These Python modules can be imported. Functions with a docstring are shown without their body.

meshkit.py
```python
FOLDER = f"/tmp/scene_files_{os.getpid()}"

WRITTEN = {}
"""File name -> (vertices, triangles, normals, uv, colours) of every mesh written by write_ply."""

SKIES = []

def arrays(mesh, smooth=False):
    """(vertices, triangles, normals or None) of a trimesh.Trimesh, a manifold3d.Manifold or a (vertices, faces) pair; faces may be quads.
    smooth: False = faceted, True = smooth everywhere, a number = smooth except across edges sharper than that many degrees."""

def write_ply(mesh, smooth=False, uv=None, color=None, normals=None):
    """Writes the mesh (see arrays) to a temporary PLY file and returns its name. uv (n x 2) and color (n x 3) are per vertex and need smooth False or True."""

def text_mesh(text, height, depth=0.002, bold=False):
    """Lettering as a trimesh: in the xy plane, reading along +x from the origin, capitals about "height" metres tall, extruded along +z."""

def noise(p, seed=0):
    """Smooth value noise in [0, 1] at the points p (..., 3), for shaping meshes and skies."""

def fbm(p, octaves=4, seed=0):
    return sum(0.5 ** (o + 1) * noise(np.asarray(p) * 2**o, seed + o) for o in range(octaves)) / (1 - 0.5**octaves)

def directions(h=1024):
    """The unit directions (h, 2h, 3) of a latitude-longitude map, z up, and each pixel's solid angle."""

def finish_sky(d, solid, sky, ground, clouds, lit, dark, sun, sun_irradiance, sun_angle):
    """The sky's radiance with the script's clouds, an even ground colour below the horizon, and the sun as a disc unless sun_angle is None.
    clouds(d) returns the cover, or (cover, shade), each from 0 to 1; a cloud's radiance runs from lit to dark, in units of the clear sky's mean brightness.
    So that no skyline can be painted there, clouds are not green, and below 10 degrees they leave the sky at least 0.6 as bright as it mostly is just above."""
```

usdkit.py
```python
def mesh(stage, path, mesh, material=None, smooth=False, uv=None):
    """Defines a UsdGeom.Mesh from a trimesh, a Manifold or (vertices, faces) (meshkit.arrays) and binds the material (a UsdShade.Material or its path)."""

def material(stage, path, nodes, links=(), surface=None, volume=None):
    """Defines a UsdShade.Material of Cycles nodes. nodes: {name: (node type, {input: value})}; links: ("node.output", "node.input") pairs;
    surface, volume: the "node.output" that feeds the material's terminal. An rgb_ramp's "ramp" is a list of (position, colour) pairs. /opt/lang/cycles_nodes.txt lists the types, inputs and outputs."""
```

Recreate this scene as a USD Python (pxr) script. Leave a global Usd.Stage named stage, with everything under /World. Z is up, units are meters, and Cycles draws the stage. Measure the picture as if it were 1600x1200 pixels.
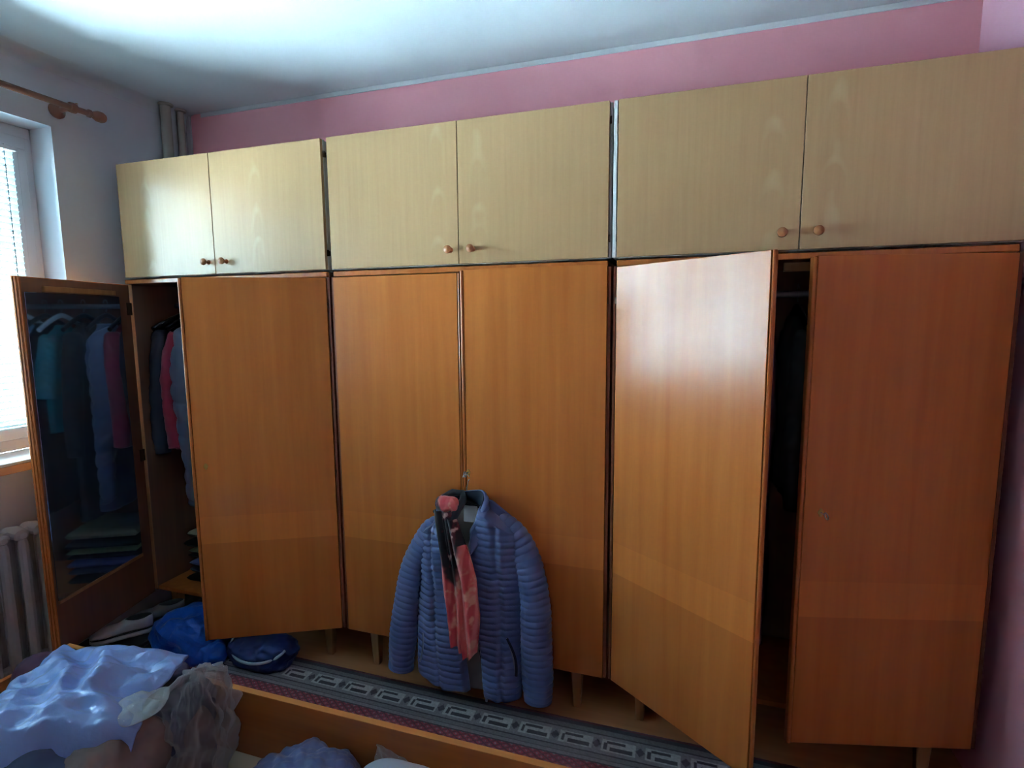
import math, numpy as np, trimesh
from pxr import Usd, UsdGeom, UsdLux, UsdShade, Gf, Sdf, Vt
import usdkit, meshkit

stage = Usd.Stage.CreateInMemory()
UsdGeom.SetStageUpAxis(stage, 'Z'); UsdGeom.SetStageMetersPerUnit(stage, 1.0)
UsdGeom.Xform.Define(stage, '/World'); UsdGeom.Scope.Define(stage, '/World/Looks')
stage.SetDefaultPrim(stage.GetPrimAtPath('/World'))
rng = np.random.default_rng(7)
T = Sdf.ValueTypeNames

# ------------------------------------------------------------------ camera, sky, exposure
EXPOSURE = 0.0
SKY = 46.0
cam = UsdGeom.Camera.Define(stage, '/World/camera')
def basis(yaw, pitch, roll):
    f = np.array([math.sin(yaw)*math.cos(pitch), math.cos(yaw)*math.cos(pitch), math.sin(pitch)])
    r = np.array([math.cos(yaw), -math.sin(yaw), 0]); u = np.cross(r, f)
    c, s = math.cos(roll), math.sin(roll)
    return c*r + s*u, -s*r + c*u, f
_r, _u, _f = basis(-.3129, -.1176, -.0076)
CAM = (.28, -1.985, 1.574)
cam.AddTransformOp().Set(Gf.Matrix4d(*_r, 0, *_u, 0, *(-_f), 0, *CAM, 1))
cam.CreateHorizontalApertureAttr(36.0); cam.CreateFocalLengthAttr(36*849.56/1600); cam.CreateClippingRangeAttr((.05, 200))
cam.CreateExposureAttr(EXPOSURE)
sky = UsdLux.DomeLight.Define(stage, '/World/sky'); sky.CreateIntensityAttr(SKY); sky.CreateColorAttr(Gf.Vec3f(.60, .84, 1.0))

# ------------------------------------------------------------------ helpers
def lin(*c):
    c = np.array(c, float)/255
    return tuple(np.where(c <= .04045, c/12.92, ((c+.055)/1.055)**2.4))
def P(name, base, rough=.5, **k):
    d = dict(base_color=base, roughness=rough); d.update(k)
    return usdkit.material(stage, '/World/Looks/'+name, {'p': ('principled_bsdf', d)}, surface='p.BSDF')
def noisy(name, c1, c2, scale=(5, 5, 5), rough=.5, detail=4, bump=0., ramp=(.3, .7), dist=.01, **k):
    n = {'g': ('geometry', {}), 'm': ('mapping', {'scale': scale}), 'n': ('noise_texture', {'scale': 1., 'detail': float(detail)}),
         'r': ('rgb_ramp', {'ramp': [(ramp[0], c1), (ramp[1], c2)]}), 'p': ('principled_bsdf', dict(roughness=rough, **k))}
    l = [('g.position', 'm.vector'), ('m.vector', 'n.vector'), ('n.fac', 'r.fac'), ('r.color', 'p.base_color')]
    if bump:
        n['b'] = ('bump', {'strength': bump, 'distance': dist}); l += [('n.fac', 'b.height'), ('b.normal', 'p.normal')]
    return usdkit.material(stage, '/World/Looks/'+name, n, l, surface='p.BSDF')
def vcol(name, rough=.8, weave=0., **k):
    n = {'a': ('attribute', {'attribute': 'tint'}), 'p': ('principled_bsdf', dict(roughness=rough, **k))}
    l = [('a.color', 'p.base_color')]
    return usdkit.material(stage, '/World/Looks/'+name, n, l, surface='p.BSDF')

bases = {}
def numbered(parent, name):
    p, k = f'{parent}/{name}', 0
    while stage.GetPrimAtPath(p):
        k += 1; p = f'{parent}/{name}_{k:03d}'
    return p
def tag(pr, label=None, cat=None, group=None, kind=None):
    for k, v in (('label', label), ('category', cat), ('group', group), ('kind', kind)):
        if v: pr.SetCustomDataByKey(k, v)
    return pr
def thing(name, label, cat, loc=(0, 0, 0), group=None, kind=None):
    x = UsdGeom.Xform.Define(stage, numbered('/World', name)); x.AddTranslateOp().Set(Gf.Vec3d(*map(float, loc)))
    bases[str(x.GetPath())] = np.array(loc, float)
    return tag(x.GetPrim(), label, cat, group, kind)
def obj(name, mesh, mat, parent=None, label=None, cat=None, group=None, kind=None, smooth=30, tint=None):
    path = numbered(str(parent.GetPath()) if parent else '/World', name)
    v, f, n = meshkit.arrays(mesh, smooth)
    base = np.zeros(3)
    if parent:
        root = '/'.join(path.split('/')[:3]); base = bases.get(root, base)
    m = usdkit.mesh(stage, path, (v - base, f), mat)
    if n is not None:
        m.CreateNormalsAttr(Vt.Vec3fArray.FromNumpy(n.astype(np.float32))); m.SetNormalsInterpolation('vertex')
    if tint is not None:
        c = tint(v) if callable(tint) else tint
        UsdGeom.PrimvarsAPI(m).CreatePrimvar('tint', T.Color3fArray, 'vertex').Set(Vt.Vec3fArray.FromNumpy(np.asarray(c, np.float32)))
    return tag(m.GetPrim(), label, cat, group, kind)
def struct(name, mesh, mat, parent=None, **k):
    return obj(name, mesh, mat, parent, kind=None if parent else 'structure', **k)

def box(x0, x1, y0, y1, z0, z1, b=.0015):
    (x0, x1), (y0, y1), (z0, z1) = sorted((x0, x1)), sorted((y0, y1)), sorted((z0, z1))
    b = min(b, .3*min(x1-x0, y1-y0, z1-z0)); pts = []
    for x, sx in ((x0, 1), (x1, -1)):
        for y, sy in ((y0, 1), (y1, -1)):
            for z, sz in ((z0, 1), (z1, -1)):
                pts += [(x+sx*b, y+sy*b, z), (x+sx*b, y, z+sz*b), (x, y+sy*b, z+sz*b)]
    return trimesh.convex.convex_hull(np.array(pts))
def cat(*ms): return trimesh.util.concatenate([m for m in ms])
def tube(path, rad, n=12, cap=True, flat=None):
    """Sweep; rad scalar/array; flat = (a, b) ellipse multipliers on side / up axes."""
    p = np.asarray(path, float); r = np.broadcast_to(np.asarray(rad, float), len(p)); a, b = flat or (1, 1)
    t = np.gradient(p, axis=0); t /= np.linalg.norm(t, axis=1, keepdims=True)
    ref = np.array([0, 0, 1.]) if abs(t[:, 2]).mean() < .8 else np.array([0, 1., 0])
    s = np.cross(t, ref); s /= np.linalg.norm(s, axis=1, keepdims=True); u = np.cross(s, t)
    th = np.linspace(0, 2*np.pi, n, endpoint=False)
    v = p[:, None] + r[:, None, None]*(a*np.cos(th)[None, :, None]*s[:, None] + b*np.sin(th)[None, :, None]*u[:, None])
    return rings(v, cap)
def rings(v, cap=True):
    k, n = v.shape[:2]; idx = np.arange(k*n).reshape(k, n); j = np.roll(np.arange(n), -1)
    f = np.concatenate([np.stack([idx[:-1], idx[:-1][:, j], idx[1:]], -1).reshape(-1, 3), np.stack([idx[:-1][:, j], idx[1:][:, j], idx[1:]], -1).reshape(-1, 3)])
    V = v.reshape(-1, 3)
    if cap:
        V = np.vstack([V, v[0].mean(0), v[-1].mean(0)]); c0, c1 = k*n, k*n+1
        f = np.vstack([f, np.stack([idx[0][j], idx[0], np.full(n, c0)], -1), np.stack([idx[-1], idx[-1][j], np.full(n, c1)], -1)])
    m = trimesh.Trimesh(V, f, process=False)
    if cap and m.volume < 0: m.invert()
    return m
def lathe(prof, origin, axis=(0, 0, 1), n=20):
    pr = np.asarray(prof, float); th = np.linspace(0, 2*np.pi, n, endpoint=False)
    v = np.stack([pr[:, None, 0]*np.cos(th), pr[:, None, 0]*np.sin(th), np.broadcast_to(pr[:, None, 1], (len(pr), n))], -1)
    m = rings(v); m.apply_transform(trimesh.geometry.align_vectors([0, 0, 1], axis)); m.apply_translation(origin); return m
def gridf(nu, nv):
    i = np.arange(nu*nv).reshape(nv, nu)
    return np.concatenate([np.stack([i[:-1, :-1], i[:-1, 1:], i[1:, 1:]], -1).reshape(-1, 3), np.stack([i[:-1, :-1], i[1:, 1:], i[1:, :-1]], -1).reshape(-1, 3)])
def shell(front, back):
    """front, back: (nv, nu, 3) grids sharing an outline -> closed mesh."""
    nv, nu = front.shape[:2]; f = gridf(nu, nv); N = nv*nu
    i = np.arange(N).reshape(nv, nu)
    loop = np.concatenate([i[0, :-1], i[:-1, -1], i[-1, :0:-1], i[:0:-1, 0]]); nx = np.roll(loop, -1)
    rim = np.concatenate([np.stack([loop, loop+N, nx], -1), np.stack([nx, loop+N, nx+N], -1)])
    m = trimesh.Trimesh(np.vstack([front.reshape(-1, 3), back.reshape(-1, 3)]), np.vstack([f, f[:, ::-1]+N, rim]), process=False)
    if m.volume < 0: m.invert()
    return m
def blob(c, r, amp=.1, freq=6, seed=0, sub=4, p=2.5, ridge=False, flat=None):
    m = trimesh.creation.icosphere(sub); d = m.vertices.copy()
    q = np.abs(d)**p; d = d/(q.sum(1)**(1/p))[:, None]
    n = meshkit.fbm(d*np.array(r)*freq+seed*7.3+50, 4, seed)
    if ridge: n = 1-2*np.abs(n-.5)*1.6
    v = d*np.array(r)*(1+amp*(n-.5)*2)[:, None]
    if flat is not None: v[:, 2] = np.maximum(v[:, 2], flat)
    return trimesh.Trimesh(v+np.array(c), m.faces, process=False)
def xf(mesh, fn):
    m = mesh.copy(); v0 = m.volume; m.vertices = fn(np.asarray(m.vertices))
    if m.volume*v0 < 0: m.invert()
    return m
def crumple(v, f=30, n=9, seed=0):
    g = np.random.default_rng(seed); d = g.normal(size=(n, 3)); d /= np.linalg.norm(d, axis=1, keepdims=True); out = 0
    w = (meshkit.fbm(np.asarray(v)*f*.25, 2, seed)-.5)*2.2
    for k in range(n): out = out+np.abs(((v@d[k])*f*g.uniform(.5, 1.5)+g.uniform(0, 9)+w*g.uniform(.4, 1)) % 2-1)*g.uniform(.5, 1)
    return out/n-.38
def crumpled(m, c, amp, f=30, n=9, seed=0):
    v = np.asarray(m.vertices); d = v-np.array(c); d = d/np.linalg.norm(d, axis=1, keepdims=True)
    return trimesh.Trimesh(v+d*(amp*crumple(v, f, n, seed))[:, None], m.faces, process=False)
S = lambda x: np.clip(x, 0, 1)**2*(3-2*np.clip(x, 0, 1))

# ------------------------------------------------------------------ materials
def wood(name, light, dark, rough=.25, bands=True, sc=(26, 26, 1.1), spec=.5, coat=0.):
    n = {'g': ('geometry', {}), 'm': ('mapping', {'scale': sc}), 'n': ('noise_texture', {'scale': 1., 'detail': 6., 'roughness': .62, 'distortion': .25}),
         'r': ('rgb_ramp', {'ramp': [(.25, dark), (.5, tuple(.5*(np.array(light)+np.array(dark)))), (.75, light)]}),
         'm2': ('mapping', {'scale': (1.7, 1.7, .8)}), 'n2': ('noise_texture', {'scale': 1., 'detail': 2.}),
         'r2': ('rgb_ramp', {'ramp': [(.3, (.86, .84, .80)), (.7, (1.1, 1.1, 1.08))]}),
         'x': ('mix', {'mix_type': 'multiply', 'fac': 1.}),
         'm3': ('mapping', {'scale': (60, 60, 2.2)}), 'n3': ('noise_texture', {'scale': 1., 'detail': 3.}), 'b': ('bump', {'strength': .10, 'distance': .004}),
         'p': ('principled_bsdf', {'roughness': rough, 'specular_ior_level': spec, 'coat_weight': coat, 'coat_roughness': .1})}
    l = [('g.position', 'm.vector'), ('m.vector', 'n.vector'), ('n.fac', 'r.fac'), ('g.position', 'm2.vector'), ('m2.vector', 'n2.vector'), ('n2.fac', 'r2.fac'),
         ('r.color', 'x.color1'), ('r2.color', 'x.color2'), ('g.position', 'm3.vector'), ('m3.vector', 'n3.vector'), ('n3.fac', 'b.height'), ('b.normal', 'p.normal')]
    out = 'x.color'
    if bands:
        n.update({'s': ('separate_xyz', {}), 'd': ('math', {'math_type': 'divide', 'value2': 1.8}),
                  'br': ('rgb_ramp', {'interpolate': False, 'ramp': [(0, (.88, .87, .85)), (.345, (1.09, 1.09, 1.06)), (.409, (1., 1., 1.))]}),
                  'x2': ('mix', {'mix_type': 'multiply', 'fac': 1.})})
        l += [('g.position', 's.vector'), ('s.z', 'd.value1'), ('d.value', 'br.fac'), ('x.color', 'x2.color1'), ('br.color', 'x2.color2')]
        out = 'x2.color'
    l.append((out, 'p.base_color'))
    return usdkit.material(stage, '/World/Looks/'+name, n, l, surface='p.BSDF')
def laminate(name, xc):
    """Beige oak-print laminate with a cathedral figure around x = xc."""
    n = {'g': ('geometry', {}), 's': ('separate_xyz', {}), 'm': ('mapping', {'scale': (60, 60, 2.2)}), 'n': ('noise_texture', {'scale': 1., 'detail': 5., 'roughness': .6}),
         'r': ('rgb_ramp', {'ramp': [(.25, lin(190, 149, 106)), (.75, lin(200, 160, 116))]}),
         'dx': ('math', {'math_type': 'subtract', 'value2': xc}), 'dn': ('math', {'math_type': 'divide', 'value2': .021}), 'd2': ('math', {'math_type': 'power', 'value2': 2.}), 'ab': ('math', {'math_type': 'absolute'}),
         'nz': ('noise_texture', {'scale': 5., 'detail': 2.}), 'zz': ('math', {'math_type': 'multiply_add', 'value2': 34., 'value3': 0.}), 'w': ('math', {'math_type': 'multiply_add', 'value2': 14.}),
         'sum': ('math', {'math_type': 'add'}), 'sn': ('math', {'math_type': 'sine'}),
         'mr': ('map_range', {'from_min': .2, 'from_max': 1., 'clamp': True}), 'fo': ('map_range', {'from_min': .0, 'from_max': 1.9, 'to_min': .42, 'to_max': 0., 'clamp': True}),
         'mm': ('math', {'math_type': 'multiply'}), 'x': ('mix', {'mix_type': 'mix', 'color2': lin(212, 184, 142)}),
         'p': ('principled_bsdf', {'roughness': .30})}
    l = [('g.position', 's.vector'), ('g.position', 'm.vector'), ('m.vector', 'n.vector'), ('n.fac', 'r.fac'), ('s.x', 'dx.value1'), ('dx.value', 'dn.value1'), ('dn.value', 'ab.value1'), ('ab.value', 'd2.value1'),
         ('g.position', 'nz.vector'), ('nz.fac', 'w.value1'), ('s.z', 'zz.value1'), ('zz.value', 'w.value3'), ('w.value', 'sum.value1'), ('d2.value', 'sum.value2'), ('sum.value', 'sn.value1'),
         ('sn.value', 'mr.value'), ('ab.value', 'fo.value'), ('mr.result', 'mm.value1'), ('fo.result', 'mm.value2'), ('mm.value', 'x.fac'), ('r.color', 'x.color1'), ('x.color', 'p.base_color')]
    return usdkit.material(stage, '/World/Looks/'+name, n, l, surface='p.BSDF')
M = {}
M['door'] = wood('varnished_veneer', lin(200, 119, 60), lin(178, 97, 44), .22, sc=(15, 15, .8), spec=.3)
M['door_in'] = wood('inner_veneer', lin(118, 74, 56), lin(96, 58, 44), .45, bands=False)
M['edge'] = wood('edge_lipping', lin(190, 108, 52), lin(160, 84, 36), .25, bands=False)
M['edge_gloss'] = wood('glossy_edge', lin(206, 150, 110), lin(190, 134, 96), .12, bands=False, coat=1., spec=1.)
M['edge_dark'] = wood('dark_edge', lin(120, 62, 40), lin(100, 48, 30), .5, bands=False, spec=.2)
M['carcass'] = wood('carcass_veneer', lin(136, 98, 82), lin(112, 80, 66), .4, bands=False)
M['leg'] = wood('leg_wood', lin(170, 120, 78), lin(140, 92, 56), .4, bands=False)
M['rod'] = wood('rod_wood', lin(112, 70, 54), lin(92, 54, 42), .3, bands=False)
M['bed'] = wood('bed_veneer', lin(164, 92, 44), lin(140, 72, 30), .3, bands=False, sc=(1.2, 26, 26))
M['bed_edge'] = P('bed_edge', lin(206, 132, 70), .4)
M['white_lam'] = P('white_laminate', lin(232, 232, 230), .4)
M['knob'] = P('knob_wood', lin(176, 112, 70), .3)
M['metal'] = P('steel', (.5, .5, .52), .3, metallic=1.)
M['brass'] = P('brass', lin(200, 160, 90), .3, metallic=1.)
M['dark_metal'] = P('dark_hinge', lin(70, 56, 44), .45, metallic=.6)
M['mirror'] = P('mirror_glass', (.52, .67, .88), .05, metallic=.91)
M['wall'] = noisy('wall_paint', lin(232, 232, 238), lin(238, 238, 244), (3, 3, 3), .85, bump=.05)
M['ceil'] = noisy('ceiling_paint', lin(238, 243, 246), lin(243, 247, 249), (2, 2, 2), .85)
M['pink'] = noisy('pink_paint', lin(252, 168, 178), lin(254, 178, 186), (3, 3, 3), .8, bump=.05)
M['pale_pink'] = noisy('pale_pink_paint', lin(234, 172, 190), lin(240, 180, 198), (3, 3, 3), .8, bump=.05)
M['tan'] = noisy('tan_wall', lin(222, 212, 214), lin(230, 220, 222), (3, 3, 3), .8)
M['white_paint'] = P('white_paint', lin(236, 234, 236), .6)
M['pvc'] = P('white_pvc', lin(232, 234, 238), .35)
M['sill'] = P('sill_white', lin(236, 234, 232), .3)
M['sill_edge'] = P('sill_wood_edge', lin(214, 160, 120), .5)
M['slat'] = usdkit.material(stage, '/World/Looks/blind_slat', {'p': ('principled_bsdf', {'base_color': lin(240, 244, 246), 'roughness': .4}), 't': ('translucent_bsdf', {'color': lin(225, 240, 245)}), 'x': ('mix_closure', {'fac': .55})},
                            [('p.BSDF', 'x.closure1'), ('t.BSDF', 'x.closure2')], surface='x.closure')
M['cord'] = P('blind_cord', lin(120, 125, 130), .8)
M['pane'] = usdkit.material(stage, '/World/Looks/window_pane', {'f': ('fresnel', {'IOR': 1.45}), 't': ('transparent_bsdf', {'color': (.93, .97, .96)}), 'g': ('glossy_bsdf', {'color': (1, 1, 1), 'roughness': .02}), 'x': ('mix_closure', {})},
                            [('f.fac', 'x.fac'), ('t.BSDF', 'x.closure1'), ('g.BSDF', 'x.closure2')], surface='x.closure')
M['pipe'] = P('pipe_paint', lin(196, 190, 176), .45)
M['radiator'] = P('radiator_enamel', lin(206, 204, 204), .35)
M['floor'] = wood('floor_lino', lin(196, 138, 96), lin(170, 114, 74), .4, bands=False, sc=(1.3, 22, 22))
M['rug'] = vcol('rug_pile', .95, sheen_weight=.15)
M['cream'] = noisy('cream_board', lin(216, 204, 180), lin(226, 214, 192), (4, 4, 4), .6)

# ------------------------------------------------------------------ room
XL, XR, YB, YF, ZC = -2.42, 1.24, .5, -3.6, 2.72
W0, W1, WZ0, WZ1, XG = -1.86, -.215, 1.012, 2.436, -2.56     # window opening, frame plane
struct('floor', box(XL-.3, XR+.2, YF-.2, YB+.2, -.12, 0, 0), M['floor'])
struct('ceiling', box(XL-.3, XR+.2, YF-.2, YB+.2, ZC, ZC+.12, 0), M['ceil'])
struct('wall_back', box(XL-.3, XR+.2, YB, YB+.15, 0, ZC, 0), M['pink'])
struct('wall_right', box(XR, XR+.15, YF, YB, 0, ZC, 0), M['pale_pink'])
struct('wall_front', box(XL-.3, XR+.2, YF-.15, YF, 0, ZC, 0), M['tan'])
struct('wall_left', cat(box(XL-.3, XL, YF, W0, 0, ZC, 0), box(XL-.3, XL, W1, YB, 0, ZC, 0), box(XL-.3, XL, W0, W1, 0, WZ0-.03, 0), box(XL-.3, XL, W0, W1, WZ1, ZC, 0)), M['wall'])
struct('trim_1', box(XL+.1, XR, YB-.006, YB, ZC-.022, ZC, .002), M['white_paint'])
# coved plaster along the left wall
cv = [(XL+.05*(1-math.sin(a)), ZC-.05*(1-math.cos(a))) for a in np.linspace(0, math.pi/2, 7)]
pf = np.array([(XL, ZC)]+cv)
cove = rings(np.stack([np.stack([pf[:, 0], np.full(len(pf), y), pf[:, 1]], -1) for y in (YF, YB)]))
struct('trim_2', cove, M['ceil'], smooth=40)
struct('trim_3', box(XL, XL+.028, YB-.012, YB, 0, ZC, .002), M['white_paint'])

# window: frame, sashes, panes, sill
win = thing('window_1', None, None, (XG, -1.1, WZ0), kind='structure')
F0, F1 = XG-.06, XG
fr = [box(F0, F1, W0, W1, WZ0, WZ0+.05), box(F0, F1, W0, W1, WZ1-.045, WZ1), box(F0, F1, W0, W0+.045, WZ0+.0502, WZ1-.0452), box(F0, F1, W1-.03, W1, WZ0+.0502, WZ1-.0452)]
YMS = [(W0+W1)/2]
fr += [box(F0, F1, y-.03, y+.03, WZ0+.0502, WZ1-.0452) for y in YMS]
obj('window_frame', cat(*fr), M['pvc'], win)
sash = []
for a, b in ((W0+.0455, YMS[0]-.0305), (YMS[0]+.0305, W1-.0305)):
    z0, z1, t = WZ0+.0505, WZ1-.0455, .054
    s = obj('sash', cat(box(F0+.01, F1+.012, a, b, z0, z0+t, .004), box(F0+.01, F1+.012, a, b, z1-t, z1, .004), box(F0+.01, F1+.012, a, a+t-.01, z0+t+.0002, z1-t-.0002, .001), box(F0+.01, F1+.012, b-t+.01, b, z0+t+.0002, z1-t-.0002, .001)), M['pvc'], win)
    obj('window_pane', box(F0+.025, F0+.031, a+.04, b-.04, z0+.04, z1-.04, 0), M['pane'], s)
    sash.append((a+t-.01, b-t+.01, z0+t, z1-t))
sl = obj('window_sill', box(XG, XL+.1, W0-.03, W1+.0, WZ0-.012, WZ0, .002), M['sill'], win)
obj('sill_edge', box(XL+.078, XL+.102, W0-.03, W1+.0, WZ0-.045, WZ0-.0125, .002), M['sill_edge'], sl)
for (a, b, z0, z1), lab in zip(sash[::-1], ('white venetian blind in the window sash nearest the wardrobes', 'white venetian blind in the far window sash away from the wardrobes')):
    bl = thing('venetian_blind', lab, 'blind', (XG, (a+b)/2, z0), group=None)
    obj('head_rail', box(XG+.014, XG+.04, a+.002, b-.004, z1-.02, z1-.001, .003), M['pvc'], bl)
    obj('bottom_rail', box(XG+.016, XG+.034, a, b, z0+.006, z0+.016, .003), M['slat'], bl)
    obj('side_guide', box(XG+.013, XG+.02, b-.016, b+.006, z0, z1, .001), M['pvc'], bl)
    zs = np.arange(z0+.03, z1-.014, .0275); tl = math.radians(50 if b > -.5 else 52)
    cx = np.linspace(-.0125, .0125, 5)
    for z in zs:
        pr = np.stack([XG+.025+cx*math.cos(tl), z+cx*math.sin(tl)+.0025*(1-(cx/.0125)**2)], -1)
        pr = np.vstack([pr, pr[::-1]-[0, .0006]])
        obj('slat', rings(np.stack([np.stack([pr[:, 0], np.full(10, y), pr[:, 1]], -1) for y in (a+.003, b-.018)])), M['slat'], bl)
    for y in (b-.055, (a+b)/2, a+.06):
        obj('ladder_cord', cat(tube([(XG+.038, y, z0+.01), (XG+.038, y, (z0+z1)/2), (XG+.038, y, z1)], .0016, 6), *[box(XG+.03, XG+.0385, y-.004, y+.004, z-.0012, z+.0012, 0) for z in zs]), M['cord'], bl)

# curtain rod
cr = thing('curtain_rod', 'brown wooden curtain rod above the window with turned end', 'curtain rod', (XL, -1.1, 2.51))
obj('rod', tube([(XL+.1, y, 2.512) for y in (-2.6, -1, -.13)], .0125, 14), M['rod'], cr)
obj('finial', lathe([(0, 0), (.0125, 0), (.0125, .012), (.017, .016), (.017, .026), (.012, .032), (.016, .04), (.023, .055), (.024, .075), (.018, .088), (0, .094)], (XL+.1, -.135, 2.512), (0, 1, 0)), M['rod'], cr)
for y in (-.185, -2.5):
    b = obj('bracket', cat(lathe([(.034, 0), (.034, .006), (.022, .016), (.011, .03), (.010, .08)], (XL, y, 2.512), (1, 0, 0)), lathe([(.013, -.012), (.021, -.012), (.022, 0), (.021, .012), (.013, .012)], (XL+.1, y, 2.512), (0, 1, 0))), M['rod'], cr)
    obj('screw', lathe([(0, 0), (.005, 0), (.005, .003), (0, .004)], (XL+.1, y+.02, 2.5345), (.3, 0, 1), 8), M['brass'], b)

# heating pipes in the corner, radiator under the window
for y, r, lab in ((.335, .026, 'thicker beige painted heating pipe near the corner of the window wall'), (.425, .018, 'thinner beige painted heating pipe right in the room corner')):
    o = thing('heating_pipe', lab, 'pipe', (XL+.03, y, 0))
    obj('pipe', tube([(XL+.032, y, z) for z in (0, 1.3, ZC)], r, 16), M['pipe'], o)
    obj('ceiling_collar', lathe([(r, 0), (r+.012, .004), (r+.014, .012)], (XL+.032, y, ZC-.012)), M['pipe'], o)
rd = thing('radiator', 'pale grey ribbed column radiator under the window', 'radiator', (XL+.09, -1, 0))
for k in range(18):
    y = -.505-.068*k; xa, xb = XL+.045, XL+.135
    col = [tube([(x, y, z) for z in (.15, .17, .4, .68, .70)], [.012, .017, .017, .017, .012], 10, flat=(1, 1.15)) for x in (xa, xb)]
    head = [tube([(xa-.012, y, z), (xa, y, z), ((xa+xb)/2, y, z+(.006 if z > .4 else -.006)), (xb, y, z), (xb+.012, y, z)], [.012, .024, .027, .024, .012], 12, flat=(1.15, 1)) for z in (.14, .715)]
    hub = [tube([((xa+xb)/2, y-.034, z), ((xa+xb)/2, y+.034, z)], .021, 12) for z in (.14, .715)]
    obj('radiator_section', cat(*col, *head, *hub), M['radiator'], rd)
for y in (-.573, -1.593): obj('radiator_foot', box(XL+.05, XL+.13, y-.012, y+.012, 0, .128, .003), M['radiator'], rd)
obj('end_plug', lathe([(.02, 0), (.022, .004), (.022, .014), (.012, .02), (0, .021)], (XL+.09, -.471, .715), (0, 1, 0)), M['radiator'], rd)

# ------------------------------------------------------------------ wardrobes
WD = .47                                                        # back of the carcasses
def door_map(px, right, ang):
    a = math.radians(ang)
    u, n = ((-math.cos(a), -math.sin(a)), (-math.sin(a), math.cos(a))) if right else ((math.cos(a), -math.sin(a)), (math.sin(a), math.cos(a)))
    def f(v):
        return np.stack([px+v[:, 0]*u[0]+v[:, 1]*n[0], 0+v[:, 0]*u[1]+v[:, 1]*n[1], v[:, 2]], -1)
    return f
DT, DZ0, DZ1 = .022, .18, 1.757
def half_round(s0, s1, t0, t1, z0, z1, n=7):
    """A vertical moulding with a rounded outer face (towards -t)."""
    th = np.linspace(0, math.pi, n); c = (s0+s1)/2; r = (s1-s0)/2
    pr = np.vstack([np.stack([c+r*np.cos(th), t0+.006-.006*np.sin(th)], -1), [(s0, t1), (s1, t1)]])
    return rings(np.stack([np.stack([pr[:, 0], pr[:, 1], np.full(len(pr), z)], -1) for z in (z0, z1)]))
def key(f, s, z, w):
    k = [lathe([(.007, 0), (.009, -.001), (.009, -.003), (.006, -.004)], (s, 0, z), (0, 1, 0), 14)]
    k = cat(k[0], box(s-.0045, s+.0045, -.003, 0, z-.014, z+.012, .001))
    return xf(k, f)
def bow_key(f, s, z):
    th = np.linspace(0, 2*math.pi, 17)
    bow = tube(np.stack([s+.002*np.sin(th), -.036-.010*np.cos(th), z+.010*np.sin(th)], -1), .0022, 6, cap=False)
    return xf(cat(tube([(s, .002, z), (s, -.012, z), (s, -.027, z)], .0026, 8), bow), f)
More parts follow.
